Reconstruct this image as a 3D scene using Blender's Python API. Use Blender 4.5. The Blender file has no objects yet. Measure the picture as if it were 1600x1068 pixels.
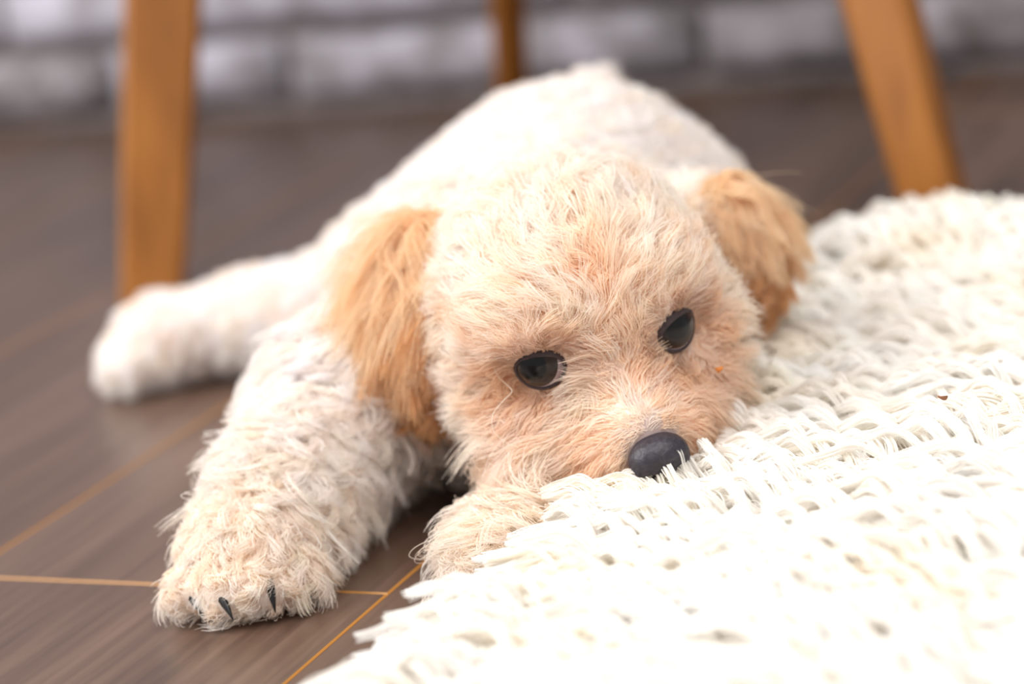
import bpy, bmesh, math
import numpy as np
from mathutils import Vector, Matrix, kdtree, noise as mnoise

rng = np.random.default_rng(7)
scene = bpy.context.scene
COL = scene.collection

# ------------------------------------------------------------------ camera
CAM_H = 0.2964
ROLL, PITCH = math.radians(8.8), math.radians(16.0)
up_c = np.array([-math.sin(ROLL) * math.cos(PITCH), -math.cos(ROLL) * math.cos(PITCH), -math.sin(PITCH)])
y_c = np.array([0, 0, 1.0]) - up_c * up_c[2]
y_c /= np.linalg.norm(y_c)
x_c = np.cross(y_c, up_c)
M = np.array([x_c, y_c, up_c])                     # rows: world axes seen from the camera (x right, y down, z ahead)
cam_d = bpy.data.cameras.new('camera')
cam = bpy.data.objects.new('camera', cam_d)
COL.objects.link(cam)
R3 = Matrix([[M[i][0], -M[i][1], -M[i][2]] for i in range(3)])
cam.matrix_world = Matrix.Translation((0, 0, CAM_H)) @ R3.to_4x4()
cam_d.sensor_width = 36.0
cam_d.lens = 85.5
cam_d.clip_start = 0.02
cam_d.dof.use_dof = True
cam_d.dof.focus_distance = 0.775
cam_d.dof.aperture_fstop = 4.5
scene.camera = cam

# ------------------------------------------------------------------ world, lights, exposure
world = bpy.data.worlds.new('room_light')
scene.world = world
world.use_nodes = True
bg = world.node_tree.nodes['Background']
bg.inputs['Color'].default_value = (1.0, 0.98, 0.97, 1)
bg.inputs['Strength'].default_value = 0.52


def area(name, loc, target, size, energy, color=(1, 1, 1)):
    d = bpy.data.lights.new(name, 'AREA')
    d.shape = 'RECTANGLE'
    d.size, d.size_y = size
    d.energy = energy
    d.color = color
    o = bpy.data.objects.new(name, d)
    o.location = loc
    o.rotation_euler = (Vector(target) - Vector(loc)).to_track_quat('-Z', 'Y').to_euler()
    COL.objects.link(o)
    return o


area('window_light', (-1.5, 0.6, 1.35), (0, 0.95, 0), (1.3, 1.3), 46, (1.0, 0.985, 0.97))
area('ceiling_light', (0.30, 0.10, 1.7), (0.05, 0.85, 0), (1.2, 1.2), 24, (1.0, 0.97, 0.94))
scene.view_settings.view_transform = 'Standard'
scene.view_settings.look = 'None'
scene.view_settings.gamma = 1.0
scene.view_settings.exposure = 0.17
scene.view_settings.use_curve_mapping = False
scene.cycles.diffuse_bounces = 12
scene.cycles.transmission_bounces = 16
scene.cycles.max_bounces = 20

# ------------------------------------------------------------------ helpers


def lin(h):
    h = h.lstrip('#')
    v = [int(h[i:i + 2], 16) / 255 for i in (0, 2, 4)]
    return np.array([c / 12.92 if c <= 0.04045 else ((c + 0.055) / 1.055) ** 2.4 for c in v])


def tag(o, label=None, cat=None, group=None, kind=None):
    if label: o['label'] = label
    if cat: o['category'] = cat
    if group: o['group'] = group
    if kind: o['kind'] = kind
    return o


def link(name, data, parent=None):
    o = bpy.data.objects.new(name, data)
    COL.objects.link(o)
    if parent is not None:
        o.parent = parent
    return o


def mesh_np(name, verts, faces, mats=(), smooth=True):
    """faces: (n,4) or (n,3) int array, or list of lists"""
    me = bpy.data.meshes.new(name)
    if isinstance(faces, np.ndarray):
        k = faces.shape[1]
        me.vertices.add(len(verts))
        me.vertices.foreach_set('co', np.asarray(verts, dtype=np.float32).ravel())
        me.loops.add(faces.size)
        me.loops.foreach_set('vertex_index', faces.astype(np.int32).ravel())
        me.polygons.add(len(faces))
        me.polygons.foreach_set('loop_start', np.arange(0, faces.size, k, dtype=np.int32))
        me.update(calc_edges=True)
    else:
        me.from_pydata([tuple(map(float, v)) for v in verts], [], faces)
        me.update()
    me.validate()
    if smooth:
        me.polygons.foreach_set('use_smooth', np.ones(len(me.polygons), dtype=bool))
    for m in mats:
        me.materials.append(m)
    return me


def new_mat(name):
    m = bpy.data.materials.new(name)
    m.use_nodes = True
    nt = m.node_tree
    b = nt.nodes['Principled BSDF']
    return m, nt, b


def simple(name, col, rough=0.6, spec=0.5, coat=0.0):
    m, nt, b = new_mat(name)
    b.inputs['Base Color'].default_value = (*col, 1)
    b.inputs['Roughness'].default_value = rough
    b.inputs['Specular IOR Level'].default_value = spec
    b.inputs['Coat Weight'].default_value = coat
    b.inputs['Coat Roughness'].default_value = 0.03
    return m


def N(nt, t, **kw):
    n = nt.nodes.new(t)
    for k, v in kw.items():
        setattr(n, k, v)
    return n


def ramp(nt, stops):
    r = N(nt, 'ShaderNodeValToRGB')
    el = r.color_ramp.elements
    while len(el) < len(stops):
        el.new(0.5)
    for e, (p, c) in zip(el, stops):
        e.position = p
        e.color = (*c, 1)
    return r


# plank-aligned frame on the floor: a runs along the boards (away, right), b across them (right)
EA = np.array([0.4605, 0.8877, 0.0]); EA /= np.linalg.norm(EA)
EB = np.array([EA[1], -EA[0], 0.0])
ROOM_ANGLE = math.atan2(EB[1], EB[0])


def ab(a, b, z=0.0):
    return EA * a + EB * b + np.array([0, 0, z])


# ------------------------------------------------------------------ materials of the room
def wood_floor_mat():
    m, nt, b = new_mat('dark_laminate')
    tc = N(nt, 'ShaderNodeTexCoord')
    oi = N(nt, 'ShaderNodeObjectInfo')
    mp = N(nt, 'ShaderNodeMapping')
    mp.inputs['Scale'].default_value = (34, 2.2, 1)
    add = N(nt, 'ShaderNodeVectorMath', operation='ADD')
    sc = N(nt, 'ShaderNodeVectorMath', operation='SCALE')
    sc.inputs['Scale'].default_value = 13.0
    comb = N(nt, 'ShaderNodeCombineXYZ')
    nt.links.new(oi.outputs['Random'], comb.inputs[0]); nt.links.new(oi.outputs['Random'], comb.inputs[1])
    nt.links.new(comb.outputs[0], sc.inputs[0])
    nt.links.new(tc.outputs['Object'], add.inputs[0]); nt.links.new(sc.outputs[0], add.inputs[1])
    nt.links.new(add.outputs[0], mp.inputs['Vector'])
    n1 = N(nt, 'ShaderNodeTexNoise'); n1.inputs['Scale'].default_value = 1.0; n1.inputs['Detail'].default_value = 5; n1.inputs['Distortion'].default_value = 1.2
    nt.links.new(mp.outputs[0], n1.inputs['Vector'])
    mp2 = N(nt, 'ShaderNodeMapping'); mp2.inputs['Scale'].default_value = (260, 9, 1)
    nt.links.new(add.outputs[0], mp2.inputs['Vector'])
    n2 = N(nt, 'ShaderNodeTexNoise'); n2.inputs['Scale'].default_value = 1.0; n2.inputs['Detail'].default_value = 3
    nt.links.new(mp2.outputs[0], n2.inputs['Vector'])
    mx = N(nt, 'ShaderNodeMath', operation='MULTIPLY_ADD'); mx.inputs[1].default_value = 0.45
    sub = N(nt, 'ShaderNodeMath', operation='MULTIPLY'); sub.inputs[1].default_value = 0.58
    nt.links.new(n1.outputs[0], sub.inputs[0]); nt.links.new(n2.outputs[0], mx.inputs[0]); nt.links.new(sub.outputs[0], mx.inputs[2])
    r = ramp(nt, [(0.30, lin('38291f')), (0.5, lin('553f33')), (0.72, lin('6c5548'))])
    nt.links.new(mx.outputs[0], r.inputs[0])
    nt.links.new(r.outputs[0], b.inputs['Base Color'])
    b.inputs['Roughness'].default_value = 0.40
    b.inputs['Specular IOR Level'].default_value = 0.6
    b.inputs['Coat Weight'].default_value = 0.55
    b.inputs['Coat Roughness'].default_value = 0.32
    bp = N(nt, 'ShaderNodeBump'); bp.inputs['Strength'].default_value = 0.12; bp.inputs['Distance'].default_value = 0.0006
    nt.links.new(n2.outputs[0], bp.inputs['Height']); nt.links.new(bp.outputs[0], b.inputs['Normal'])
    return m


M_FLOOR = wood_floor_mat()
M_GROOVE = simple('tan_board_edge', lin('b07c36'), 0.5)
M_SUB = simple('subfloor', lin('6b4a26'), 0.8)


def noisy(name, c0, c1, scale, rough=0.8, bump=0.3, dist=0.002, coords='Object'):
    m, nt, b = new_mat(name)
    tc = N(nt, 'ShaderNodeTexCoord')
    n1 = N(nt, 'ShaderNodeTexNoise'); n1.inputs['Scale'].default_value = scale; n1.inputs['Detail'].default_value = 5
    oi = N(nt, 'ShaderNodeObjectInfo')
    sc = N(nt, 'ShaderNodeVectorMath', operation='MULTIPLY_ADD')
    sc.inputs[1].default_value = (9, 9, 9)
    nt.links.new(oi.outputs['Random'], sc.inputs[0]); nt.links.new(tc.outputs[coords], sc.inputs[2])
    nt.links.new(sc.outputs[0], n1.inputs['Vector'])
    r = ramp(nt, [(0.32, c0), (0.68, c1)])
    nt.links.new(n1.outputs[0], r.inputs[0]); nt.links.new(r.outputs[0], b.inputs['Base Color'])
    b.inputs['Roughness'].default_value = rough
    bp = N(nt, 'ShaderNodeBump'); bp.inputs['Strength'].default_value = bump; bp.inputs['Distance'].default_value = dist
    nt.links.new(n1.outputs[0], bp.inputs['Height']); nt.links.new(bp.outputs[0], b.inputs['Normal'])
    return m


M_MORTAR = noisy('grey_mortar', lin('686060'), lin('827a7a'), 60)
M_BRICK = [noisy('whitewashed_stone_a', lin('6f6968'), lin('b6b1bc'), 30),
           noisy('whitewashed_stone_b', lin('7e787b'), lin('c0bcc9'), 24),
           noisy('whitewashed_stone_c', lin('655e5d'), lin('a7a1a8'), 34)]

# ------------------------------------------------------------------ floor
PW, GAP, CH, TH = 0.178, 0.0004, 0.0006, 0.008
floor = link('floor', mesh_np('floor', [ab(*p) for p in ((-0.25, -2.2, -TH), (-0.25, 0.75, -TH), (1.46, 0.75, -TH), (1.46, -2.2, -TH))],
                              [[0, 1, 2, 3]], [M_SUB], smooth=False))
tag(floor, kind='structure')


def plank_mesh(w, l):
    x, y = w / 2 - GAP / 2, l / 2 - GAP / 2
    z0, z1, z2 = -TH, -CH, 0.0
    v, f = [], []
    for z, d in ((z0, 0), (z1, 0), (z2, CH)):
        v += [(-x + d, -y + d, z), (x - d, -y + d, z), (x - d, y - d, z), (-x + d, y - d, z)]
    f.append([8, 9, 10, 11])
    for k in range(4):
        n = (k + 1) % 4
        f.append([k, n, 4 + n, 4 + k]); f.append([4 + k, 4 + n, 8 + n, 8 + k])
    me = mesh_np('plank', v, f, [M_FLOOR, M_GROOVE], smooth=False)
    for i, p in enumerate(me.polygons):
        p.material_index = 0 if i == 0 else 1
    return me


plank_cache = {}


def add_plank(a0, a1, b0):
    key = round(a1 - a0, 4)
    if key not in plank_cache:
        plank_cache[key] = plank_mesh(PW, a1 - a0)
    o = link('plank', plank_cache[key], floor)
    o.location = Vector(ab((a0 + a1) / 2, b0 + PW / 2))
    o.rotation_euler = (0, 0, ROOM_ANGLE)


PL = 1.20
for i in range(-9, 7):
    b0 = -0.574 + i * PW
    joint = {0: 0.647, 1: 0.13, -1: 0.25, 2: 0.9}.get(i, (i * 0.437) % PL)
    s = joint - 2 * PL
    while s < 1.46:
        a0, a1 = max(s, -0.24), min(s + PL, 1.455)
        if a1 - a0 > 0.02:
            add_plank(round(a0, 4), round(a1, 4), b0)
        s += PL

# ------------------------------------------------------------------ wall of whitewashed stones
WA = 1.452
wv = []
for a in (WA, WA + 0.05):
    for b, z in ((-2.2, -TH), (0.75, -TH), (0.75, 0.6), (-2.2, 0.6)):
        wv.append(ab(a, b, z))
wall = link('wall_back', mesh_np('wall_back', wv, [[0, 1, 2, 3], [7, 6, 5, 4], [0, 4, 5, 1], [1, 5, 6, 2], [2, 6, 7, 3], [3, 7, 4, 0]], [M_MORTAR], smooth=False))
tag(wall, kind='structure')


def brick_mesh(l, h, mat, seed):
    r = np.random.default_rng(seed)
    bm = bmesh.new()
    nx, nz = 5, 3
    d = 0.014
    front = [[None] * (nz + 1) for _ in range(nx + 1)]
    back = {}
    for i in range(nx + 1):
        for k in range(nz + 1):
            edge = (i in (0, nx)) or (k in (0, nz))
            x = (i / nx - 0.5) * l; z = (k / nz - 0.5) * h
            if edge:
                x *= 1 - 0.03 * r.random(); z *= 1 - 0.14 * r.random()
            y = -d + (0.006 if edge else 0) + r.normal(0, 0.0015)
            front[i][k] = bm.verts.new((x, y, z))
            if edge:
                back[(i, k)] = bm.verts.new((x * 1.01, 0.0, z * 1.03))
    for i in range(nx):
        for k in range(nz):
            bm.faces.new((front[i][k], front[i + 1][k], front[i + 1][k + 1], front[i][k + 1]))
    ring = [(i, 0) for i in range(nx)] + [(nx, k) for k in range(nz)] + [(i, nz) for i in range(nx, 0, -1)] + [(0, k) for k in range(nz, 0, -1)]
    for q in range(len(ring)):
        p0, p1 = ring[q], ring[(q + 1) % len(ring)]
        bm.faces.new((front[p1[0]][p1[1]], front[p0[0]][p0[1]], back[p0], back[p1]))
    me = bpy.data.meshes.new('brick')
    bm.to_mesh(me); bm.free()
    me.polygons.foreach_set('use_smooth', np.ones(len(me.polygons), dtype=bool))
    me.materials.append(mat)
    return me


CH_ = 0.052
lens = (0.15, 0.20, 0.26, 0.31)
bank = {(l, v): brick_mesh(l - 0.008, CH_ - 0.009, M_BRICK[v], 11 + v * 7 + int(l * 100)) for l in lens for v in range(3)}
brk = np.random.default_rng(21)
for row in range(8):
    b = -2.18 + brk.random() * 0.1
    while b < 0.70:
        l = lens[brk.integers(0, 4)]
        if b + l > 0.74:
            break
        o = link('brick', bank[(l, int(brk.integers(0, 3)))], wall)
        o.location = Vector(ab(WA - 0.0005, b + l / 2, 0.006 + CH_ * (row + 0.5)))
        o.rotation_euler = (0, 0, ROOM_ANGLE)
        b += l

# ------------------------------------------------------------------ wooden chair behind the puppy
def chair_wood():
    m, nt, b = new_mat('golden_wood')
    tc = N(nt, 'ShaderNodeTexCoord')
    mp = N(nt, 'ShaderNodeMapping'); mp.inputs['Scale'].default_value = (60, 60, 5)
    nt.links.new(tc.outputs['Object'], mp.inputs[0])
    n1 = N(nt, 'ShaderNodeTexNoise'); n1.inputs['Scale'].default_value = 1; n1.inputs['Detail'].default_value = 4
    nt.links.new(mp.outputs[0], n1.inputs[0])
    r = ramp(nt, [(0.3, lin('7c470c')), (0.7, lin('9c6120'))])
    nt.links.new(n1.outputs[0], r.inputs[0]); nt.links.new(r.outputs[0], b.inputs['Base Color'])
    b.inputs['Roughness'].default_value = 0.42
    return m


M_CHAIR = chair_wood()


def leg_mesh(p0, p1, w0, w1, t0, t1, wdir):
    """tapering rectangular leg with eased corners, p0 floor, p1 top"""
    p0, p1, wdir = np.array(p0), np.array(p1), np.array(wdir, float)
    ax = (p1 - p0) / np.linalg.norm(p1 - p0)
    wd = wdir - ax * (wdir @ ax); wd /= np.linalg.norm(wd)
    td = np.cross(ax, wd)
    v, f = [], []
    n = 8
    rings = 7
    for k in range(rings):
        s = k / (rings - 1)
        c = p0 * (1 - s) + p1 * s
        w, t = (w0 * (1 - s) + w1 * s) / 2, (t0 * (1 - s) + t1 * s) / 2
        e = min(w, t) * 0.28
        for (x, y) in ((-w + e, -t), (w - e, -t), (w, -t + e), (w, t - e), (w - e, t), (-w + e, t), (-w, t - e), (-w, -t + e)):
            q = c + wd * x + td * y
            if k == 0:
                q[2] = p0[2]
            v.append(q)
    for k in range(rings - 1):
        for j in range(n):
            a = k * n + j; b = k * n + (j + 1) % n
            f.append([a, b, b + n, a + n])
    f.append(list(range(n))[::-1]); f.append([(rings - 1) * n + j for j in range(n)])
    return mesh_np('leg', v, f, [M_CHAIR], smooth=False)


chair = link('wooden_chair', None)
CX = np.array([0.05, 1.30, 0.0])
chair.location = Vector(CX)
tag(chair, 'golden brown wooden chair on tapering legs, standing on the dark floor behind the puppy', 'chair')
for p0, p1, w0, w1, t0, t1, wd in (
        ((-0.180, 1.222, 0), (-0.098, 1.320, 0.40), 0.0335, 0.0500, 0.022, 0.030, (1, 0.10, 0)),
        ((0.211, 1.125, 0), (0.168, 1.258, 0.40), 0.0285, 0.0440, 0.026, 0.034, (0.893, -0.45, 0)),
        ((0.0207, 1.470, 0), (0.053, 1.310, 0.40), 0.0190, 0.0240, 0.012, 0.016, (0.8, 0.6, 0))):
    link('leg', leg_mesh(np.array(p0) - CX, np.array(p1) - CX, w0, w1, t0, t1, wd), chair)
# curved seat shell above the frame
sv, sf = [], []
for lay in (0, 1):
    for i in range(13):
        for j in range(13):
            x, y = (i / 12 - 0.5) * 2, (j / 12 - 0.5) * 2
            q = np.array([x * math.sqrt(1 - y * y / 2), y * math.sqrt(1 - x * x / 2)])
            z = 0.395 + 0.03 * (q[0] ** 2) + 0.012 * lay
            sv.append((q[0] * 0.25, q[1] * 0.20, z))
for i in range(12):
    for j in range(12):
        a = i * 13 + j
        sf.append([a, a + 1, a + 14, a + 13]); sf.append([169 + a, 169 + a + 13, 169 + a + 14, 169 + a + 1])
edge = [i * 13 for i in range(13)] + [156 + j for j in range(1, 13)] + [i * 13 + 12 for i in range(11, -1, -1)] + [j for j in range(11, 0, -1)]
for q in range(len(edge)):
    a, b = edge[q], edge[(q + 1) % len(edge)]
    sf.append([a, b, b + 169, a + 169])
link('seat', mesh_np('seat', sv, sf, [M_CHAIR]), chair)

# ------------------------------------------------------------------ implicit surfaces for the puppy
class Prim:
    def __init__(s, kind, k, region, **d):
        s.kind, s.k, s.region = kind, k, region
        s.__dict__.update(d)

    def dist(s, p):
        if s.kind == 'ell':
            q = (p - s.c) @ s.rot.T
            r = s.r
            k0 = np.sqrt(((q / r) ** 2).sum(-1)); k1 = np.sqrt(((q / r ** 2) ** 2).sum(-1)) + 1e-9
            return k0 * (k0 - 1) / k1
        pa = p - s.a; ba = s.b - s.a
        h = np.clip((pa @ ba) / (ba @ ba), 0, 1)
        return np.linalg.norm(pa - h[..., None] * ba, axis=-1) - (s.ra + (s.rb - s.ra) * h)


def ell(c, r, region, k=0.015, rot=None):
    return Prim('ell', k, region, c=np.array(c, float), r=np.array(r, float), rot=np.eye(3) if rot is None else rot)


def cap(a, b, ra, rb, region, k=0.012):
    return Prim('cap', k, region, a=np.array(a, float), b=np.array(b, float), ra=ra, rb=rb)


def sdf(prims, p):
    d = None
    for q in prims:
        e = q.dist(p)
        if d is None:
            d = e
        elif q.k < 0:                                   # smooth subtraction
            k = -q.k
            h = np.clip(0.5 - 0.5 * (d + e) / k, 0, 1)
            d = d * (1 - h) - e * h + k * h * (1 - h)
        else:
            h = np.clip(0.5 + 0.5 * (d - e) / q.k, 0, 1)
            d = d * (1 - h) + e * h - q.k * h * (1 - h)
    return d


def grad(prims, p, e=0.0006):
    g = np.stack([sdf(prims, p + np.eye(3)[i] * e) - sdf(prims, p - np.eye(3)[i] * e) for i in range(3)], -1)
    return g / (np.linalg.norm(g, axis=-1, keepdims=True) + 1e-12)


def surface_nets(prims, lo, hi, h):
    lo = np.array(lo); n = np.ceil((np.array(hi) - lo) / h).astype(int) + 1
    ax = [lo[i] + h * np.arange(n[i]) for i in range(3)]
    G = np.stack(np.meshgrid(*ax, indexing='ij'), -1)
    D = np.empty(n)
    for i in range(n[0]):
        D[i] = sdf(prims, G[i])
    S = D < 0
    c = [slice(0, -1), slice(1, None)]
    corners = [(i, j, k) for i in (0, 1) for j in (0, 1) for k in (0, 1)]
    cnt = sum(S[c[i], c[j], c[k]].astype(int) for i, j, k in corners)
    act = (cnt > 0) & (cnt < 8)
    ids = -np.ones(act.shape, int)
    ids[act] = np.arange(act.sum())
    I = np.argwhere(act)
    acc = np.zeros((len(I), 3)); w = np.zeros(len(I))
    for a in corners:
        for d in range(3):
            if a[d] == 0:
                b = list(a); b[d] = 1
                da = D[I[:, 0] + a[0], I[:, 1] + a[1], I[:, 2] + a[2]]
                db = D[I[:, 0] + b[0], I[:, 1] + b[1], I[:, 2] + b[2]]
                m = (da < 0) != (db < 0)
                t = np.where(m, da / np.where(m, da - db, 1), 0)
                pt = np.array(a)[None] + t[:, None] * (np.array(b) - np.array(a))[None]
                acc[m] += pt[m]; w[m] += 1
    V = lo + h * (I + acc / w[:, None])
    F = []
    for d in range(3):
        u, v = (d + 1) % 3, (d + 2) % 3
        sl0 = [slice(None)] * 3; sl1 = [slice(None)] * 3
        sl0[d] = slice(0, -1); sl1[d] = slice(1, None)
        cr = S[tuple(sl0)] != S[tuple(sl1)]
        J = np.argwhere(cr)
        J = J[(J[:, u] > 0) & (J[:, v] > 0) & (J[:, u] < n[u] - 1) & (J[:, v] < n[v] - 1)]
        du = np.eye(3, dtype=int)[u]; dv = np.eye(3, dtype=int)[v]
        q = [J - du - dv, J - dv, J, J - du]
        f = np.stack([ids[x[:, 0], x[:, 1], x[:, 2]] for x in q], -1)
        ins = S[J[:, 0], J[:, 1], J[:, 2]]
        f[~ins] = f[~ins][:, ::-1]
        F.append(f)
    F = np.concatenate(F)
    for _ in range(3):
        V = V - grad(prims, V) * sdf(prims, V)[:, None] * 0.8
    return V, F


# ------------------------------------------------------------------ puppy: skeleton of volumes
E0 = np.array([0.0315, 0.770, 0.0685])                # between the eyes
HF = np.array([0.26, -0.92, -0.30]); HF /= np.linalg.norm(HF)
HR = np.array([0.96, 0.25, 0.125]); HR -= HF * (HR @ HF); HR /= np.linalg.norm(HR)
HU = np.cross(HF, HR)
HM = np.array([HR, HF, HU])                            # rows: head axes


def H(r, f, u):
    return E0 + HR * r + HF * f + HU * u


head = [
    ell(H(0.0035, -0.038, 0.006), (0.0350, 0.043, 0.029), 'head', 0.012, HM),
    ell(H(-0.0165, -0.024, -0.018), (0.0215, 0.026, 0.024), 'cheek', 0.014, HM),
    ell(H(0.024, -0.024, -0.018), (0.024, 0.026, 0.024), 'cheek', 0.014, HM),
    ell((-0.030, 0.864, 0.088), (0.017, 0.016, 0.014), 'crown', 0.016),
    ell((0.077, 0.872, 0.083), (0.011, 0.013, 0.011), 'crown', 0.016),
    ell(H(-0.021, -0.013, 0.011), (0.016, 0.014, 0.013), 'brow', 0.010, HM),
    ell(H(0.021, -0.013, 0.011), (0.016, 0.014, 0.013), 'brow', 0.010, HM),
    cap(H(0, -0.012, -0.012), H(0, 0.019, -0.021), 0.020, 0.0125, 'muzzle', 0.012),
    ell(H(-0.0095, 0.014, -0.027), (0.0115, 0.014, 0.011), 'muzzle', 0.008, HM),
    ell(H(0.0095, 0.014, -0.027), (0.0115, 0.014, 0.011), 'muzzle', 0.008, HM),
    ell(H(-0.0165, -0.006, -0.029), (0.016, 0.018, 0.015), 'cheek', 0.012, HM),
    ell(H(-0.0250, -0.007, -0.033), (0.0145, 0.017, 0.0135), 'cheek', 0.012, HM),
    ell(H(0.0165, -0.006, -0.027), (0.014, 0.018, 0.014), 'cheek', 0.012, HM),
    cap(H(0, -0.02, -0.034), H(0, 0.012, -0.036), 0.016, 0.010, 'jaw', 0.008),
]
body = [
    cap(H(0, -0.045, -0.008), (0.012, 0.885, 0.058), 0.034, 0.044, 'neck', 0.03),
    ell((0.008, 0.888, 0.052), (0.054, 0.062, 0.047), 'body', 0.03),
    ell((0.018, 0.945, 0.056), (0.056, 0.075, 0.049), 'body', 0.04),
    ell((0.036, 1.000, 0.062), (0.055, 0.060, 0.049), 'body', 0.04),
    ell((-0.028, 0.992, 0.042), (0.044, 0.050, 0.037), 'body', 0.03),
    ell((0.076, 0.985, 0.040), (0.030, 0.050, 0.034), 'body', 0.03),
    cap((-0.05, 1.005, 0.036), (-0.112, 1.044, 0.028), 0.025, 0.0155, 'hind', 0.02),
    cap((-0.112, 1.044, 0.028), (-0.152, 1.054, 0.022), 0.0145, 0.0155, 'hind', 0.012),
    ell((-0.157, 1.050, 0.0205), (0.018, 0.018, 0.0155), 'hindpaw', 0.01),
    cap((0.09, 0.965, 0.022), (0.095, 0.915, 0.016), 0.018, 0.014, 'hind', 0.015),
    cap((0.045, 1.035, 0.088), (0.052, 1.065, 0.100), 0.012, 0.007, 'body', 0.015),
    # left foreleg of the picture
    cap((-0.030, 0.880, 0.048), (-0.064, 0.848, 0.042), 0.032, 0.022, 'fore', 0.02),
    cap((-0.064, 0.848, 0.042), (-0.088, 0.800, 0.026), 0.022, 0.0165, 'fore', 0.012),
    cap((-0.088, 0.800, 0.026), (-0.098, 0.776, 0.0175), 0.0165, 0.0165, 'paw', 0.010),
    ell((-0.0985, 0.771, 0.0165), (0.0195, 0.019, 0.0150), 'paw', 0.010),
    # right foreleg, tucked beneath the chin
    cap((0.03, 0.875, 0.04), (0.030, 0.815, 0.016), 0.026, 0.012, 'fore2', 0.02),
    cap((0.030, 0.815, 0.016), (-0.002, 0.768, 0.012), 0.012, 0.010, 'fore2', 0.008),
    ell((-0.010, 0.758, 0.0120), (0.0145, 0.016, 0.0105), 'fore2', 0.008),
]
toes = []
for dx, dy, r in ((-0.0170, -0.010, 0.0078), (-0.0060, -0.0165, 0.0086), (0.0065, -0.0160, 0.0086), (0.0160, -0.008, 0.0076)):
    toes.append(ell((-0.0985 + dx, 0.771 + dy, 0.0105), (r, r * 1.25, r), 'paw', 0.005))
body += toes
for dx in (-0.009, 0.0, 0.009):
    body.append(ell((-0.013 + dx, 0.745 + abs(dx) * 0.3, 0.010), (0.006, 0.008, 0.0075), 'fore2', 0.005))
for dz in (-0.008, 0.0, 0.008):
    body.append(ell((-0.172, 1.046 + dz, 0.014), (0.008, 0.0075, 0.009), 'hindpaw', 0.006))
prims = head + body

V, F = surface_nets(prims, (-0.21, 0.70, -0.008), (0.14, 1.11, 0.16), 0.0024)
V[:, 2] = np.maximum(V[:, 2], 0.0015)

# eyes: found on the head's surface
eyes = []
for sgn, rr, uu in ((-1, -0.0245, 0.0022), (1, 0.0232, 0.0)):
    f = 0.03
    while f > -0.06 and sdf(prims, H(rr, f, uu)[None])[0] > 0:
        f -= 0.0003
    out = HF * 0.88 + HR * (0.42 * sgn) + HU * 0.10
    out /= np.linalg.norm(out)
    c = H(rr, f, uu) - out * 0.0050
    eyes.append((c, out))
CLAW_SPEC = [((-0.1190, 0.7555, 0.0120), (0.50, -0.75, -0.30)), ((-0.1075, 0.7475, 0.0120), (0.45, -0.85, -0.30)),
             ((-0.0905, 0.7475, 0.0140), (0.10, -0.80, -0.55)), ((-0.0810, 0.7590, 0.0100), (0.30, -0.85, -0.30))]
CLAWS = [np.array(c[0]) + np.array(c[1]) * 0.006 for c in CLAW_SPEC[:3]]
NOSE = H(0.0, 0.0340, -0.0225)

# ------------------------------------------------------------------ colours of the coat
C_BODY, C_HEAD = lin('faf4f1'), lin('fcf2ea')
C_FACE, C_MUZ = lin('fae9d8'), lin('f8e3cf')
C_EAR, C_PAW = lin('dca76a'), lin('fbf0e6')
C_SKIN = lin('e6cdbd')


def sstep(x, a, b):
    t = np.clip((x - a) / (b - a), 0, 1)
    return t * t * (3 - 2 * t)


def lownoise(p, sc, seed=0.0):
    return np.array([mnoise.noise(Vector((x * sc + seed, y * sc + seed * 1.7, z * sc - seed))) for x, y, z in p])


REG = {  # length, lift, curl amplitude, turns, clump, colour
    'head':    (0.024, 0.40, 0.0016, 0.7, 0.50, C_HEAD),
    'crown':   (0.018, 0.60, 0.0018, 0.8, 0.50, C_HEAD),
    'brow':    (0.019, 0.36, 0.0013, 0.7, 0.50, C_FACE),
    'cheek':   (0.024, 0.36, 0.0018, 0.8, 0.52, C_HEAD),
    'muzzle':  (0.0145, 0.30, 0.0010, 0.7, 0.50, C_MUZ),
    'jaw':     (0.016, 0.42, 0.0014, 0.9, 0.50, C_MUZ),
    'neck':    (0.016, 0.60, 0.0020, 1.2, 0.45, C_BODY),
    'body':    (0.013, 0.75, 0.0020, 1.3, 0.45, C_BODY),
    'fore':    (0.018, 0.74, 0.0040, 1.4, 0.60, C_BODY),
    'paw':     (0.0100, 0.50, 0.0018, 1.0, 0.50, C_PAW),
    'fore2':   (0.012, 0.66, 0.0034, 1.5, 0.62, C_PAW),
    'hind':    (0.011, 0.70, 0.0018, 1.2, 0.45, C_BODY),
    'hindpaw': (0.009, 0.60, 0.0014, 1.0, 0.45, C_BODY),
}
HEADISH = {'head', 'crown', 'brow', 'cheek', 'muzzle', 'jaw'}


def region_weights(p):
    d = np.stack([q.dist(p) for q in prims], -1)
    w = np.exp(-np.clip(d - d.min(-1, keepdims=True), 0, 0.1) / 0.006)
    return w / w.sum(-1, keepdims=True)


def region_mix(w, j):
    vals = np.array([REG[q.region][j] for q in prims])
    return w @ vals


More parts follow.
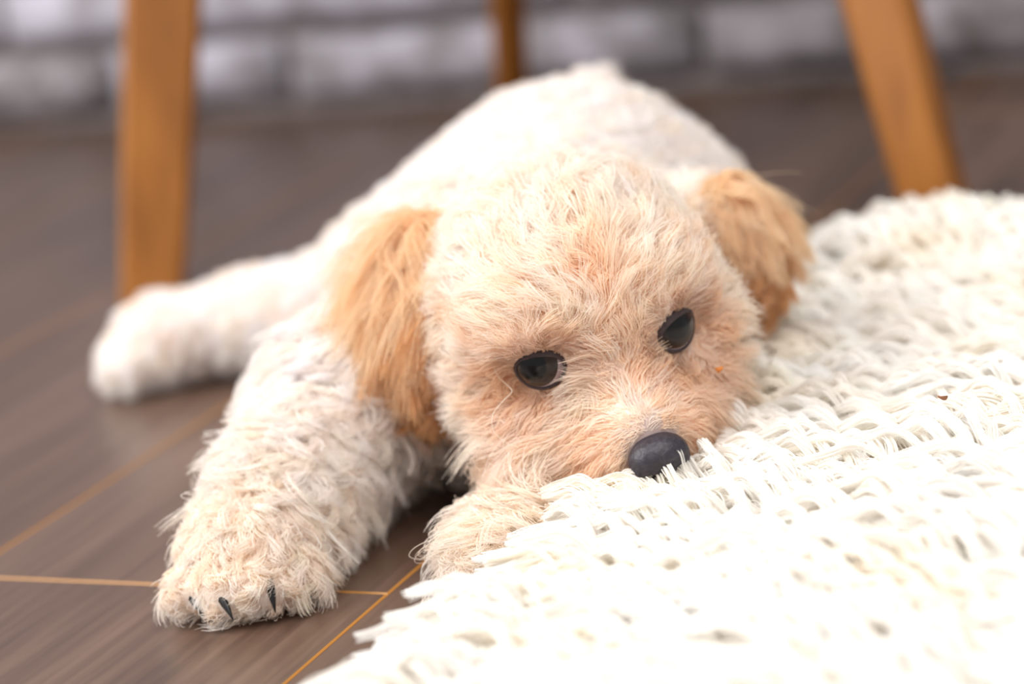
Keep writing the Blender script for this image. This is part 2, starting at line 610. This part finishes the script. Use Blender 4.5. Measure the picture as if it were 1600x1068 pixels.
def comb_dir(p, w):
    """which way the coat is brushed"""
    src = H(0, 0.036, -0.014)
    rad = p - src
    rad /= np.linalg.norm(rad, axis=-1, keepdims=True)
    loc = (p - E0) @ HM.T
    hd = rad + np.outer(np.clip(0.5 - loc[:, 2] / 0.03, 0, 1), [0, 0, -0.55]) + np.outer(sstep(loc[:, 2], 0.0, 0.03) * 0.35, HU)
    hd += np.clip(loc[:, 0:1] / 0.014, -1, 1) * HR * 0.28
    out = np.zeros_like(p)
    for i, q in enumerate(prims):
        if q.region in HEADISH:
            v = hd
        elif q.region in ('neck', 'body'):
            v = np.array([-0.05, 0.75, -0.6])[None] + np.sign(p[:, :1] - 0.02) * np.array([0.4, 0, 0])
        elif q.region in ('fore', 'paw'):
            v = np.array([-0.20, -0.62, -0.5])[None] + ((p - np.array([-0.08, 0.8, 0.03])) * [25, 0, 0])
        elif q.region == 'fore2':
            v = np.array([-0.6, -0.6, -0.4])[None]
        else:
            v = np.array([-0.8, 0.1, -0.5])[None]
        out += w[:, i:i + 1] * v
    return out


def coat_colour(p, w):
    col = np.zeros((len(p), 3))
    for i, q in enumerate(prims):
        col += w[:, i:i + 1] * REG[q.region][5]
    loc = (p - E0) @ HM.T
    hw = sum(w[:, i] for i, q in enumerate(prims) if q.region in HEADISH)

    def blend(m, c):
        col[:] = col * (1 - m[:, None]) + np.asarray(c) * m[:, None]
    # apricot around and beneath the eyes
    for c, o in eyes:
        dd = np.linalg.norm((p - c - HU * -0.006) @ HM.T / np.array([1.15, 1.2, 1.0]), axis=-1)
        blend(hw * (1 - sstep(dd, 0.008, 0.022)) * 0.85, lin('e6bf96'))
        d2 = np.linalg.norm(p - c, axis=-1)
        blend(hw * (1 - sstep(d2, 0.0095, 0.0140)) * 0.55, lin('a8765f'))
    # pale blaze on the nose bridge
    bz = np.exp(-(loc[:, 0] / 0.007) ** 2) * sstep(loc[:, 1], 0.004, 0.016) * sstep(loc[:, 2], -0.022, -0.006)
    blend(bz * hw * 0.8, lin('f4e6da'))
    # warm stripe on the forehead
    st = np.exp(-((loc[:, 0] - 0.004) / 0.007) ** 2) * sstep(loc[:, 2], 0.002, 0.012) * (1 - sstep(loc[:, 2], 0.030, 0.042))
    blend(st * hw * 0.45, lin('efcfa6'))
    # crown is paler
    blend(hw * sstep(loc[:, 2], 0.026, 0.046) * 0.6, lin('fbf4ee'))
    # muzzle sides warmer
    mz = sstep(-loc[:, 2], 0.016, 0.034) * hw
    blend(mz * 0.4, lin('f3d8b6'))
    return col


# ------------------------------------------------------------------ puppy body mesh
def skin_mat():
    m, nt, b = new_mat('puppy_skin')
    at = N(nt, 'ShaderNodeAttribute', attribute_name='tint')
    nt.links.new(at.outputs['Color'], b.inputs['Base Color'])
    b.inputs['Roughness'].default_value = 0.75
    b.inputs['Subsurface Weight'].default_value = 0.0
    return m


M_SKIN = skin_mat()


def hair_mat():
    m = bpy.data.materials.new('puppy_hair')
    m.use_nodes = True
    nt = m.node_tree
    nt.nodes.clear()
    out = N(nt, 'ShaderNodeOutputMaterial')
    at = N(nt, 'ShaderNodeAttribute', attribute_name='tint')
    di = N(nt, 'ShaderNodeBsdfDiffuse')
    tr = N(nt, 'ShaderNodeBsdfTranslucent')
    gl = N(nt, 'ShaderNodeBsdfHair', component='Reflection')
    gl.inputs['RoughnessU'].default_value = 0.35; gl.inputs['RoughnessV'].default_value = 0.6
    gl.inputs['Color'].default_value = (1, 0.97, 0.93, 1)
    m1 = N(nt, 'ShaderNodeMixShader'); m1.inputs[0].default_value = 0.48
    m2 = N(nt, 'ShaderNodeMixShader'); m2.inputs[0].default_value = 0.10
    for n in (di, tr):
        nt.links.new(at.outputs['Color'], n.inputs['Color'])
    nt.links.new(di.outputs[0], m1.inputs[1]); nt.links.new(tr.outputs[0], m1.inputs[2])
    nt.links.new(m1.outputs[0], m2.inputs[1]); nt.links.new(gl.outputs[0], m2.inputs[2])
    nt.links.new(m2.outputs[0], out.inputs['Surface'])
    return m


M_HAIR = hair_mat()

me = mesh_np('puppy', V, F, [M_SKIN])
wv_ = region_weights(V)
tint = coat_colour(V, wv_) * 0.75 + C_SKIN * 0.25
nk = (1 - sstep(np.linalg.norm(V - NOSE, axis=-1), 0.010, 0.020))[:, None] * 0.8
tint = tint * (1 - nk) + lin('a08a8c') * nk
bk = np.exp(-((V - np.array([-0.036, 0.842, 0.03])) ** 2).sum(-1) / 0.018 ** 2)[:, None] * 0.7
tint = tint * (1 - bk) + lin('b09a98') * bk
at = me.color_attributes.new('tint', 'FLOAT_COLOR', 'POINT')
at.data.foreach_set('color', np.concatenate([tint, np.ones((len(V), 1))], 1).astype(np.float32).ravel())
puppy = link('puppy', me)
tag(puppy, 'cream and apricot curly puppy lying on the dark floor, nose on the white rug', 'dog')


# ------------------------------------------------------------------ hair
def sample_roots(V, F, n, weight):
    T = np.concatenate([F[:, [0, 1, 2]], F[:, [0, 2, 3]]]) if F.shape[1] == 4 else F
    A, B, C = V[T[:, 0]], V[T[:, 1]], V[T[:, 2]]
    ar = np.linalg.norm(np.cross(B - A, C - A), axis=-1) * weight((A + B + C) / 3)
    i = rng.choice(len(T), n, p=ar / ar.sum())
    u, v = rng.random(n), rng.random(n)
    m = u + v > 1
    u[m], v[m] = 1 - u[m], 1 - v[m]
    return A[i] + u[:, None] * (B[i] - A[i]) + v[:, None] * (C[i] - A[i])


def unit(v):
    return v / (np.linalg.norm(v, axis=-1, keepdims=True) + 1e-12)


def grow(root, nrm, comb, L, lift, amp, turns, clump, col, n_clump, K=10, grav=0.25, noclump=0.08, jit=0.0018, floor_z=0.0012, spread=0.30):
    n = len(root)
    seeds = rng.choice(n, n_clump, replace=False)
    kd = kdtree.KDTree(n_clump)
    for j, s in enumerate(seeds):
        kd.insert(root[s], j)
    kd.balance()
    cid = np.array([kd.find(r)[1] for r in root])
    ct = comb - nrm * (comb * nrm).sum(-1, keepdims=True)
    ct = unit(ct + rng.normal(0, 0.12, (n, 3)))
    # each lock leans its own way
    lean = rng.normal(0, 1, (n_clump, 3))
    ct = unit(ct + lean[cid] * np.reshape(np.broadcast_to(spread, (n,)), (n, 1))); ct = unit(ct - nrm * (ct * nrm).sum(-1, keepdims=True) * 0.9)
    bn = np.cross(nrm, ct)
    ph = rng.random(n_clump)[cid] * 6.283 + rng.normal(0, 0.35, n)
    hand = np.where(rng.random(n_clump) < 0.5, -1, 1)[cid]
    Lc = L * (0.75 + 0.5 * rng.random(n_clump))[cid] * rng.uniform(0.7, 1.12, n)
    am = amp * (0.6 + 0.8 * rng.random(n_clump))[cid]
    tu = turns * (0.7 + 0.6 * rng.random(n_clump))[cid]
    s = np.linspace(0, 1, K)
    P = np.zeros((n, K, 3))
    for k in range(K):
        t = s[k]
        rise = lift * (t - 0.45 * t * t) + 0.10 * t
        fwd = (1 - lift * 0.55) * (0.35 * t + 0.65 * t * t)
        a = ph + hand * tu * 6.283 * t
        env = am * min(1, t * 2.2)
        P[:, k] = root + nrm * (Lc * rise)[:, None] + ct * (Lc * fwd)[:, None] \
            + bn * (env * (np.cos(a) - np.cos(ph) * (1 - t)))[:, None] + (nrm * 0.6 + ct * 0.8) * (env * (np.sin(a) - np.sin(ph) * (1 - t)))[:, None]
        P[:, k, 2] -= grav * Lc * t * t
    free = rng.random(n) < noclump
    c = np.where(free, 0.1, clump)
    G = P[seeds][cid]
    off = rng.normal(0, 1, (n, 3)) * jit
    for k in range(1, K):
        m = (c * s[k] ** 0.9)[:, None]
        P[:, k] = P[:, k] * (1 - m) + (G[:, k] + off * (0.6 + 0.6 * s[k])) * m
    P[..., 2] = np.maximum(P[..., 2], floor_z)
    cv = (1 + rng.normal(0, 0.025, n_clump))[cid] * (1 + rng.normal(0, 0.04, n))
    warm = rng.normal(0, 0.04, n_clump)[cid]
    cc = col * cv[:, None] * np.stack([1 + warm * 0.2, 1 - warm * 0.4, 1 - warm * 1.2], -1)
    return P, np.clip(cc, 0.005, 0.95)


def hair_object(name, P, col, parent, r0=0.00013, r1=0.00004):
    n, K, _ = P.shape
    cu = bpy.data.hair_curves.new(name)
    cu.add_curves([K] * n)
    cu.attributes['position'].data.foreach_set('vector', P.astype(np.float32).ravel())
    ra = cu.attributes.get('radius') or cu.attributes.new('radius', 'FLOAT', 'POINT')
    rad = np.linspace(0, 1, K) ** 1.5
    rad = (r0 + (r1 - r0) * rad)[None] * rng.uniform(0.8, 1.25, (n, 1))
    ra.data.foreach_set('value', rad.astype(np.float32).ravel())
    ta = cu.attributes.new('tint', 'FLOAT_COLOR', 'CURVE')
    ta.data.foreach_set('color', np.concatenate([col, np.ones((n, 1))], 1).astype(np.float32).ravel())
    cu.materials.append(M_HAIR)
    o = link(name, cu, parent)
    o['kind'] = 'stuff'
    return o


def eye_axes(out):
    r = HR - out * (HR @ out); r /= np.linalg.norm(r)
    return r, np.cross(out, r)


def coat(n):
    def weight(p):
        w = np.where(p[:, 2] < 0.006, 0.15, 1.0)
        w = w * np.where(p[:, 1] < 0.86, 2.1, np.where(p[:, 1] > 1.03, 0.8, 1.0))
        return w
    root = sample_roots(V, F, n, weight)
    root = root - grad(prims, root) * sdf(prims, root)[:, None]
    root[:, 2] = np.maximum(root[:, 2], 0.002)
    nl = (root - NOSE) @ HM.T / np.array([0.0102, 0.0110, 0.0078])
    keep = np.linalg.norm(nl, axis=-1) > 1
    for c, o in eyes:
        q = root - c
        r, u = eye_axes(o)
        e = np.sqrt(((q @ r) / 0.0083) ** 2 + ((q @ u) / 0.0063) ** 2)
        keep &= (e > 1.0) | (np.linalg.norm(q, axis=-1) > 0.02)
    for cb in CLAWS:
        keep &= np.linalg.norm(root - cb, axis=-1) > 0.0050
    root = root[keep]
    nrm = grad(prims, root)
    w = region_weights(root)
    L = region_mix(w, 0); lift = region_mix(w, 1); amp = region_mix(w, 2); tu = region_mix(w, 3); cl = region_mix(w, 4)
    comb = comb_dir(root, w)
    nd = np.linalg.norm(root - NOSE, axis=-1)
    nf = 0.25 + 0.75 * sstep(nd, 0.010, 0.026)
    L *= nf; lift *= 0.6 + 0.4 * nf; amp *= nf
    for c, o in eyes:
        q = root - c
        d = np.linalg.norm(q, axis=-1)
        r, u = eye_axes(o)
        k = 1 - sstep(d, 0.010, 0.024)
        low = sstep(q @ u, -0.004, 0.006)                  # longer brows above, short lashes below
        L *= 1 - k * (0.72 - 0.30 * low)
        lift *= 1 - 0.5 * k
        away = unit(q - o * (q @ o)[:, None])
        comb = comb * (1 - k[:, None]) + away * (k * 1.2)[:, None]
    for cb in CLAWS:
        L *= 0.40 + 0.60 * sstep(np.linalg.norm(root - cb, axis=-1), 0.004, 0.012)
    fea = np.exp(-((root - np.array([-0.066, 0.790, 0.020])) ** 2).sum(-1) / 0.017 ** 2)
    L *= 1 + 0.85 * fea
    amp = amp * (1 + 0.6 * fea)
    comb = comb + fea[:, None] * np.array([1.2, -0.5, -0.6])
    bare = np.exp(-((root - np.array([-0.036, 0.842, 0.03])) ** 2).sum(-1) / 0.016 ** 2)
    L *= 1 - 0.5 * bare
    col = coat_colour(root, w)
    hw = sum(w[:, i] for i, q in enumerate(prims) if q.region in HEADISH)
    pn = lownoise(root, 95, 6.6)
    for m, tone in ((sstep(pn, 0.10, 0.45) * 0.55, 'fdf5ec'), (sstep(-pn, 0.15, 0.5) * 0.45, 'efcba0')):
        m = (m * hw)[:, None]
        col = col * (1 - m) + lin(tone) * m
    flow = np.stack([lownoise(root, 42, q) for q in (1.9, 5.1, 8.8)], -1)
    comb = comb + flow * (0.9 * hw)[:, None]
    P, c = grow(root, nrm, comb, L, lift, amp, tu, cl, col, len(root) // 24, K=12, spread=0.30 - 0.16 * hw)
    # loose ringlets on the forelegs
    legw = sum(w[:, i] for i, q in enumerate(prims) if q.region in ('fore', 'fore2'))
    pr = legw * (root[:, 1] < 0.86) * (root[:, 2] > 0.011)
    pick = rng.choice(len(root), 9000, replace=False, p=pr / pr.sum())
    n = len(pick)
    P2, c2 = grow(root[pick], nrm[pick], comb[pick], np.full(n, 0.021), np.full(n, 0.85), np.full(n, 0.0042), np.full(n, 1.5),
                  np.full(n, 0.80), col[pick], n // 13, K=12, grav=0.35, jit=0.0009, noclump=0.02)
    return np.concatenate([P, P2]), np.concatenate([c, c2])


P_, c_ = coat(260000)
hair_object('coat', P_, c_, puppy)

# ------------------------------------------------------------------ ears
def make_ear(sgn, pts, flat_dir, n_hair, label):
    """pts: centre points and half sizes down the flap; flat_dir: the flap's thin direction"""
    fd = np.array(flat_dir, float); fd /= np.linalg.norm(fd)
    ep = []
    for i, (c, hw, hl) in enumerate(pts):
        dn = np.array(pts[min(i + 1, len(pts) - 1)][0]) - np.array(pts[max(i - 1, 0)][0])
        dn = dn - fd * (dn @ fd); dn /= np.linalg.norm(dn)
        ep.append(ell(c, (hw, 0.0045, hl), 'ear', 0.010, np.array([np.cross(fd, dn), fd, dn])))
    cs = np.array([p[0] for p in pts])
    Ve, Fe = surface_nets(ep, cs.min(0) - 0.035, cs.max(0) + 0.035, 0.0022)
    m = mesh_np('ear', Ve, Fe, [M_SKIN])
    a = m.color_attributes.new('tint', 'FLOAT_COLOR', 'POINT')
    a.data.foreach_set('color', np.tile(np.append(lin('d9ab78'), 1.0), (len(Ve), 1)).astype(np.float32).ravel())
    ear = link('ear', m, puppy)
    ear['label'] = label
    root = sample_roots(Ve, Fe, n_hair, lambda p: np.ones(len(p)))
    nrm = grad(ep, root)
    top, bot = cs[0], cs[-1]
    ax = (bot - top); ln = np.linalg.norm(ax); ax = ax / ln
    t = ((root - top) @ ax) / ln
    comb = ax[None] * 1.0 + np.array([0, 0, -0.5])[None] + np.outer((1 - sstep(t, 0, 0.5)) * (0.30 if sgn < 0 else 0.30), HR * sgn)
    L = (0.0155 if sgn < 0 else 0.0115) + (0.026 if sgn < 0 else 0.014) * (1 - np.clip(t, 0, 1))
    col = np.outer(1 - sstep(t, 0.0, 0.45), lin('f1d6b0')) + np.outer(sstep(t, 0.0, 0.45), C_EAR)
    dk = sstep(t, 0.5, 1.1)[:, None] * 0.35
    col = col * (1 - dk) + lin('c08548') * dk
    P, c = grow(root, nrm, comb, L, 0.13 + 0.12 * (1 - sstep(t, 0.0, 0.45)), np.full(len(root), 0.0024), np.full(len(root), 1.1), np.full(len(root), 0.55),
                col, n_hair // 40, K=12, grav=0.3, jit=0.0015, noclump=0.02)
    hair_object('ear_hair', P, c, ear, 0.00013)
    return ear


make_ear(-1, [((-0.0270, 0.842, 0.0935), 0.017, 0.013), ((-0.0330, 0.836, 0.0800), 0.0190, 0.016), ((-0.0330, 0.827, 0.0665), 0.018, 0.015), ((-0.0300, 0.821, 0.0580), 0.015, 0.011)],
         (-0.75, -0.65, 0.15), 34000, 'larger golden ear at the left of the face')
make_ear(1, [((0.0865, 0.868, 0.0870), 0.010, 0.011), ((0.0915, 0.864, 0.0740), 0.0105, 0.013), ((0.0900, 0.858, 0.0610), 0.008, 0.010)],
         (0.80, -0.55, 0.15), 20000, 'smaller golden ear at the right of the face')

# ------------------------------------------------------------------ eyes
M_SCLERA = simple('eye_white', lin('9a8b90'), 0.25, 0.5, 1.0)
M_IRIS = simple('dark_brown_iris', lin('22130b'), 0.3, 0.1, 0.5)
M_PUPIL = simple('black_pupil', lin('050405'), 0.3, 0.1, 0.5)
M_LID = simple('dark_eyelid', lin('362628'), 0.6, 0.5)
RB = 0.0093


def sphere_cap(r, t0, t1, nt_=16, ns=40, close=True):
    v, f = [], []
    for i in range(nt_ + 1):
        t = t0 + (t1 - t0) * i / nt_
        for j in range(ns):
            p = 2 * math.pi * j / ns
            v.append((r * math.sin(t) * math.cos(p), r * math.sin(t) * math.sin(p), r * math.cos(t)))
    for i in range(nt_):
        for j in range(ns):
            a = i * ns + j; b = i * ns + (j + 1) % ns
            f.append([a, a + ns, b + ns, b])
    return np.array(v), f


def place(v, c, x, y, z):
    return c + v[:, :1] * x + v[:, 1:2] * y + v[:, 2:3] * z


CAMP = np.array([0, 0, CAM_H])
for (c, out), sgn in zip(eyes, (-1, 1)):
    x, y = eye_axes(out)
    v, f = sphere_cap(RB, 0.001, math.pi - 0.001, 24, 40)
    eye = link('eye', mesh_np('eye', place(v, c, x, y, out), f, [M_SCLERA]), puppy)
    eye['label'] = 'left dark eye' if sgn < 0 else 'right dark eye'
    gz = CAMP - c; gz /= np.linalg.norm(gz)
    gz = gz * 0.6 + out * 0.55 + (HR * (-0.42 if sgn < 0 else 0.10) + HU * 0.14)
    gz /= np.linalg.norm(gz)
    gx = HR - gz * (HR @ gz); gx /= np.linalg.norm(gx); gy = np.cross(gz, gx)
    v, f = sphere_cap(RB + 0.00025, 0.50, 0.93, 8, 40)
    link('iris', mesh_np('iris', place(v, c, gx, gy, gz), f, [M_IRIS]), eye)
    v, f = sphere_cap(RB + 0.00028, 0.001, 0.51, 8, 40)
    link('pupil', mesh_np('pupil', place(v, c, gx, gy, gz), f, [M_PUPIL]), eye)
    # lids: a shell round the ball with an almond opening
    nb, ns = 6, 56
    lv, lf = [], []
    for i in range(nb + 1):
        for j in range(ns):
            p = 2 * math.pi * j / ns
            tx, ty = 0.95, (0.62 if math.sin(p) > 0 else 0.74)
            to = tx * ty / math.sqrt((ty * math.cos(p)) ** 2 + (tx * math.sin(p)) ** 2)
            if i == 0:
                t, r = to + 0.03, RB - 0.0002
            elif i == 1:
                t, r = to, RB + 0.0005
            else:
                t, r = to + 0.10 + (i - 2) * 0.13, RB + 0.0008 - 0.00010 * (i - 2)
            lv.append((r * math.sin(t) * math.cos(p), r * math.sin(t) * math.sin(p), r * math.cos(t)))
    for i in range(nb):
        for j in range(ns):
            a = i * ns + j; b = i * ns + (j + 1) % ns
            lf.append([a, a + ns, b + ns, b])
    link('eyelid', mesh_np('eyelid', place(np.array(lv), c, x, y, out), lf, [M_LID]), eye)

# ------------------------------------------------------------------ nose
M_NOSE = noisy('dark_nose_leather', lin('1e1a22'), lin('35303a'), 700, 0.45, 0.6, 0.0005)


def NL(r, f, u):
    return NOSE + HR * r + HF * f + HU * u


nose_prims = [ell(NL(0, 0.000, 0.0010), (0.0098, 0.0072, 0.0062), 'n', 0.004, HM),
              ell(NL(-0.0052, 0.001, -0.0022), (0.0048, 0.0056, 0.0046), 'n', 0.003, HM),
              ell(NL(0.0052, 0.001, -0.0022), (0.0048, 0.0056, 0.0046), 'n', 0.003, HM),
              cap(NL(0, 0.0025, -0.002), NL(0, 0.000, -0.0085), 0.0030, 0.0022, 'n', 0.003),
              cap(NL(-0.0044, 0.0075, -0.0032), NL(-0.0080, 0.0030, -0.0026), 0.0015, 0.0010, 'n', -0.0014),
              cap(NL(0.0044, 0.0075, -0.0032), NL(0.0080, 0.0030, -0.0026), 0.0015, 0.0010, 'n', -0.0014),
              cap(NL(0, 0.0090, -0.0008), NL(0, 0.0050, -0.009), 0.0006, 0.0006, 'n', -0.0010)]
nv, nf_ = surface_nets(nose_prims, NOSE - 0.016, NOSE + 0.016, 0.0006)
link('nose', mesh_np('nose', nv, nf_, [M_NOSE]), puppy)

# ------------------------------------------------------------------ claws
M_CLAW = simple('black_claw', lin('141214'), 0.35)


def claw(base, d, l=0.010, r=0.0021):
    base, d = np.array(base, float), np.array(d, float); d /= np.linalg.norm(d)
    sx = np.cross(d, [0, 0, 1]); sx /= np.linalg.norm(sx); sy = np.cross(sx, d)
    v, f = [], []
    for i in range(7):
        t = i / 6
        q = base + d * l * t + sy * (-0.0035 * t * t)
        rr = r * (1 - t ** 1.6) + 0.0002
        for j in range(8):
            p = 6.2832 * j / 8
            v.append(q + sx * rr * 0.75 * math.cos(p) + sy * rr * math.sin(p))
    for i in range(6):
        for j in range(8):
            a = i * 8 + j; b = i * 8 + (j + 1) % 8
            f.append([a, b, b + 8, a + 8])
    f.append(list(range(8))[::-1]); f.append([48 + j for j in range(8)])
    link('claw', mesh_np('claw', v, f, [M_CLAW]), puppy)


for base, d in CLAW_SPEC:
    claw(base, d)

# ------------------------------------------------------------------ shaggy white rug
B0 = -0.325            # left edge of the rug, across the boards
A1 = 0.985             # far edge
RUG_A0, RUG_B1 = 0.36, 0.14


def rug_edge(a):
    return B0 + 0.026 * np.exp(-((a - 0.735) / 0.07) ** 2)


def rug_mat():
    m, nt, b = new_mat('white_wool')
    tc = N(nt, 'ShaderNodeTexCoord')
    n1 = N(nt, 'ShaderNodeTexNoise'); n1.inputs['Scale'].default_value = 900; n1.inputs['Detail'].default_value = 3
    nt.links.new(tc.outputs['Object'], n1.inputs[0])
    n2 = N(nt, 'ShaderNodeTexNoise'); n2.inputs['Scale'].default_value = 14; n2.inputs['Detail'].default_value = 3
    nt.links.new(tc.outputs['Object'], n2.inputs[0])
    r = ramp(nt, [(0.28, lin('e6d8c0')), (0.5, lin('efe6d8'))])
    nt.links.new(n2.outputs[0], r.inputs[0]); nt.links.new(r.outputs[0], b.inputs['Base Color'])
    b.inputs['Roughness'].default_value = 0.9
    b.inputs['Sheen Weight'].default_value = 0.25
    bp = N(nt, 'ShaderNodeBump'); bp.inputs['Strength'].default_value = 0.5; bp.inputs['Distance'].default_value = 0.0006
    nt.links.new(n1.outputs[0], bp.inputs['Height']); nt.links.new(bp.outputs[0], b.inputs['Normal'])
    return m


M_RUG = rug_mat()
# woven backing (with a folded-over lip), the rug itself
na, nbk = 60, 40
bv, bf = [], []
for i in range(na + 1):
    a = RUG_A0 + (A1 - 0.014 - RUG_A0) * i / na
    e = float(rug_edge(a)) + 0.016
    row = [(e, 0.0005)] + [(e + (RUG_B1 - e) * (k / nbk) ** 1.4, 0.016 * (1 - math.exp(-(k + 0.3) / 2.0))) for k in range(nbk + 1)] + [(RUG_B1, 0.0005)]
    for b, z in row:
        q = ab(a, b, z * min(1, (na - i) / 5 + 0.05) + 0.0004)
        dd = float(sdf(prims, q[None])[0])
        if dd < 0.006:
            q[2] = max(0.0005, q[2] - (0.006 - dd) * 1.5)
        bv.append(q)
mr = nbk + 3
for i in range(na):
    for j in range(mr):
        p, q = i * mr + j, i * mr + (j + 1) % mr
        bf.append([p, p + mr, q + mr, q])
bf.append(list(range(mr))); bf.append([na * mr + j for j in range(mr - 1, -1, -1)])
rug = link('shag_rug', mesh_np('shag_rug', bv, bf, [M_RUG], smooth=False))
tag(rug, 'thick white shaggy wool rug on the dark floor under the puppy nose', 'rug')

sp = 0.0043
ga, gb = np.meshgrid(np.arange(RUG_A0, A1, sp), np.arange(B0 + 0.004, RUG_B1, sp), indexing='ij')
ga = ga.ravel() + rng.uniform(-0.5, 0.5, ga.size) * sp
gb = gb.ravel() + rng.uniform(-0.5, 0.5, gb.size) * sp
ok = gb > rug_edge(ga) + 0.006
ga, gb = ga[ok], gb[ok]
Y0 = np.outer(ga, EA) + np.outer(gb, EB); Y0[:, 2] = 0.006
ok = sdf(prims, Y0 + [0, 0, 0.004]) > 0.003
ga, gb, Y0 = ga[ok], gb[ok], Y0[ok]
ny = len(Y0)
n1 = lownoise(Y0, 14, 3.1); n2 = lownoise(Y0, 14, 9.7); n3 = lownoise(Y0, 9, 5.3); n4 = lownoise(Y0, 45, 1.3)
n5 = lownoise(Y0, 45, 4.4); n6 = lownoise(Y0, 45, 8.1)
edge_d = gb - rug_edge(ga)
far_d = A1 - ga
lay = np.outer(-1.0 + 0.3 * n1 + 0.4 * n5, EB) + np.outer(0.25 + 0.8 * n2 + 0.5 * n6, EA)
lay += np.outer(np.exp(-edge_d / 0.03) * -0.8, EB) + np.outer(np.exp(-far_d / 0.05) * 0.9, EA)
lay += rng.normal(0, 0.20, (ny, 3)) * [1, 1, 0]
lay = unit(lay)
Hh = (0.026 + 0.007 * n3 + 0.008 * n4 + 0.014 * np.exp(-((far_d - 0.05) / 0.06) ** 2) * np.exp(-((edge_d - 0.04) / 0.08) ** 2)) * rng.uniform(0.75, 1.15, ny)
Ll = (0.040 + 0.010 * n1 - 0.016 * np.exp(-far_d / 0.07) - 0.012 * np.exp(-edge_d / 0.02)) * rng.uniform(0.6, 1.25, ny)
KY = 9
side = np.cross(lay, [0, 0, 1])
wob = rng.normal(0, 0.0035, (ny, 1)); wph = rng.random((ny, 1)) * 6.28
YP = np.zeros((ny, KY, 3))
for k in range(KY):
    t = k / (KY - 1)
    z = Hh * math.sin(min(1, t * 1.5) * math.pi / 2) - Hh * 0.25 * max(0, t - 0.6) / 0.4
    YP[:, k] = Y0 + lay * (Ll * (t ** 1.5))[:, None] + side * (wob * np.sin(wph + 5.0 * t) * t)
    YP[:, k, 2] += z
for _ in range(2):                                       # yarns give way to the puppy
    q = YP.reshape(-1, 3)
    d0 = sdf(prims, q)
    near = d0 < 0.010
    d = d0[near]; g = grad(prims, q[near])
    q[near] += g * np.clip(0.007 - d, 0, 0.03)[:, None]
    YP = q.reshape(ny, KY, 3)
YP[..., 2] = np.maximum(YP[..., 2], 0.003)
T = unit(np.gradient(YP, axis=1))
ref = np.tile(side[:, None], (1, KY, 1))
A_ = unit(ref - T * (ref * T).sum(-1, keepdims=True)); B_ = np.cross(T, A_)
NF = 24                                                  # wool fibres to a yarn, gently twisted
yr = rng.uniform(0.0013, 0.0021, ny)
prof = np.array([0.6, 0.8, 0.95, 1.0, 1.0, 1.0, 1.0, 0.95, 0.75])
tw = rng.choice([-1, 1], ny) * rng.uniform(2.0, 4.0, ny)
FP = np.zeros((ny, NF, KY, 3), dtype=np.float32)
ph = rng.random((ny, NF)) * 6.283
fr = np.sqrt(rng.random((ny, NF))) * yr[:, None]
cut = rng.uniform(0.86, 1.0, (ny, NF))
for k in range(KY):
    a = ph + tw[:, None] * (k / (KY - 1))
    rr = fr * prof[k] + rng.normal(0, 0.00035, (ny, NF))
    FP[:, :, k] = YP[:, None, k] + A_[:, None, k] * (rr * np.cos(a))[..., None] + B_[:, None, k] * (rr * np.sin(a))[..., None]
FP[:, :, -1] = FP[:, :, -2] + (FP[:, :, -1] - FP[:, :, -2]) * cut[..., None]
FP = FP.reshape(-1, KY, 3)
FP[..., 2] = np.maximum(FP[..., 2], 0.0008)
wc = lin('fbf9f6')[None] * (1 + rng.normal(0, 0.03, (ny, 1))) * (1 + np.clip(lownoise(Y0, 30, 2.2), -1, 0)[:, None] * np.array([0.03, 0.07, 0.15]))
wc = np.repeat(np.clip(wc, 0, 0.97), NF, axis=0)
hair_object('pile', FP, wc, rug, 0.00024, 0.00016)
print('yarns', ny)

# ------------------------------------------------------------------ two crumbs
def flake(name, c, l, w, bend, mat, tilt, az):
    v, f = [], []
    for i in range(9):
        t = i / 8 - 0.5
        a = t * bend
        x, z = math.sin(a) * l / bend, (1 - math.cos(a)) * l / bend
        ww = w * (1 - (2 * t) ** 2 * 0.75)
        for y, h in ((-ww, 0), (ww, 0), (ww, w * 0.5), (-ww, w * 0.5)):
            v.append((x, y, z + h))
    for i in range(8):
        for j in range(4):
            a, b = i * 4 + j, i * 4 + (j + 1) % 4
            f.append([a, b, b + 4, a + 4])
    f.append([3, 2, 1, 0]); f.append([32, 33, 34, 35])
    o = link(name, mesh_np(name, v, f, [mat]))
    o.location = Vector(c)
    o.rotation_euler = (tilt, 0.3, az)
    return o


ff = 0.03
while ff > -0.06 and sdf(prims, H(0.0310, ff, -0.0130)[None])[0] > 0.0085:
    ff -= 0.0003
M_SHAVING = simple('orange_wood', lin('d2803a'), 0.6)
tag(flake('wood_shaving', H(0.0310, ff, -0.0130), 0.0045, 0.0009, 2.4, M_SHAVING, 1.2, 2.2),
    'tiny curled orange shaving caught in the fur below the right eye', 'crumb')
M_CRUMB = simple('brown_crumb', lin('8a5a3c'), 0.8)
yq = YP.reshape(-1, 3)
near = np.hypot(yq[:, 0] - 0.1330, yq[:, 1] - 0.736) < 0.006
crumb_z = float(yq[near, 2].max()) + 0.0016          # on top of the yarns there
tag(flake('crumb', (0.1330, 0.736, crumb_z), 0.0040, 0.0011, 1.2, M_CRUMB, 0.2, 0.5),
    'tiny brown crumb lying on the white shaggy rug', 'crumb')
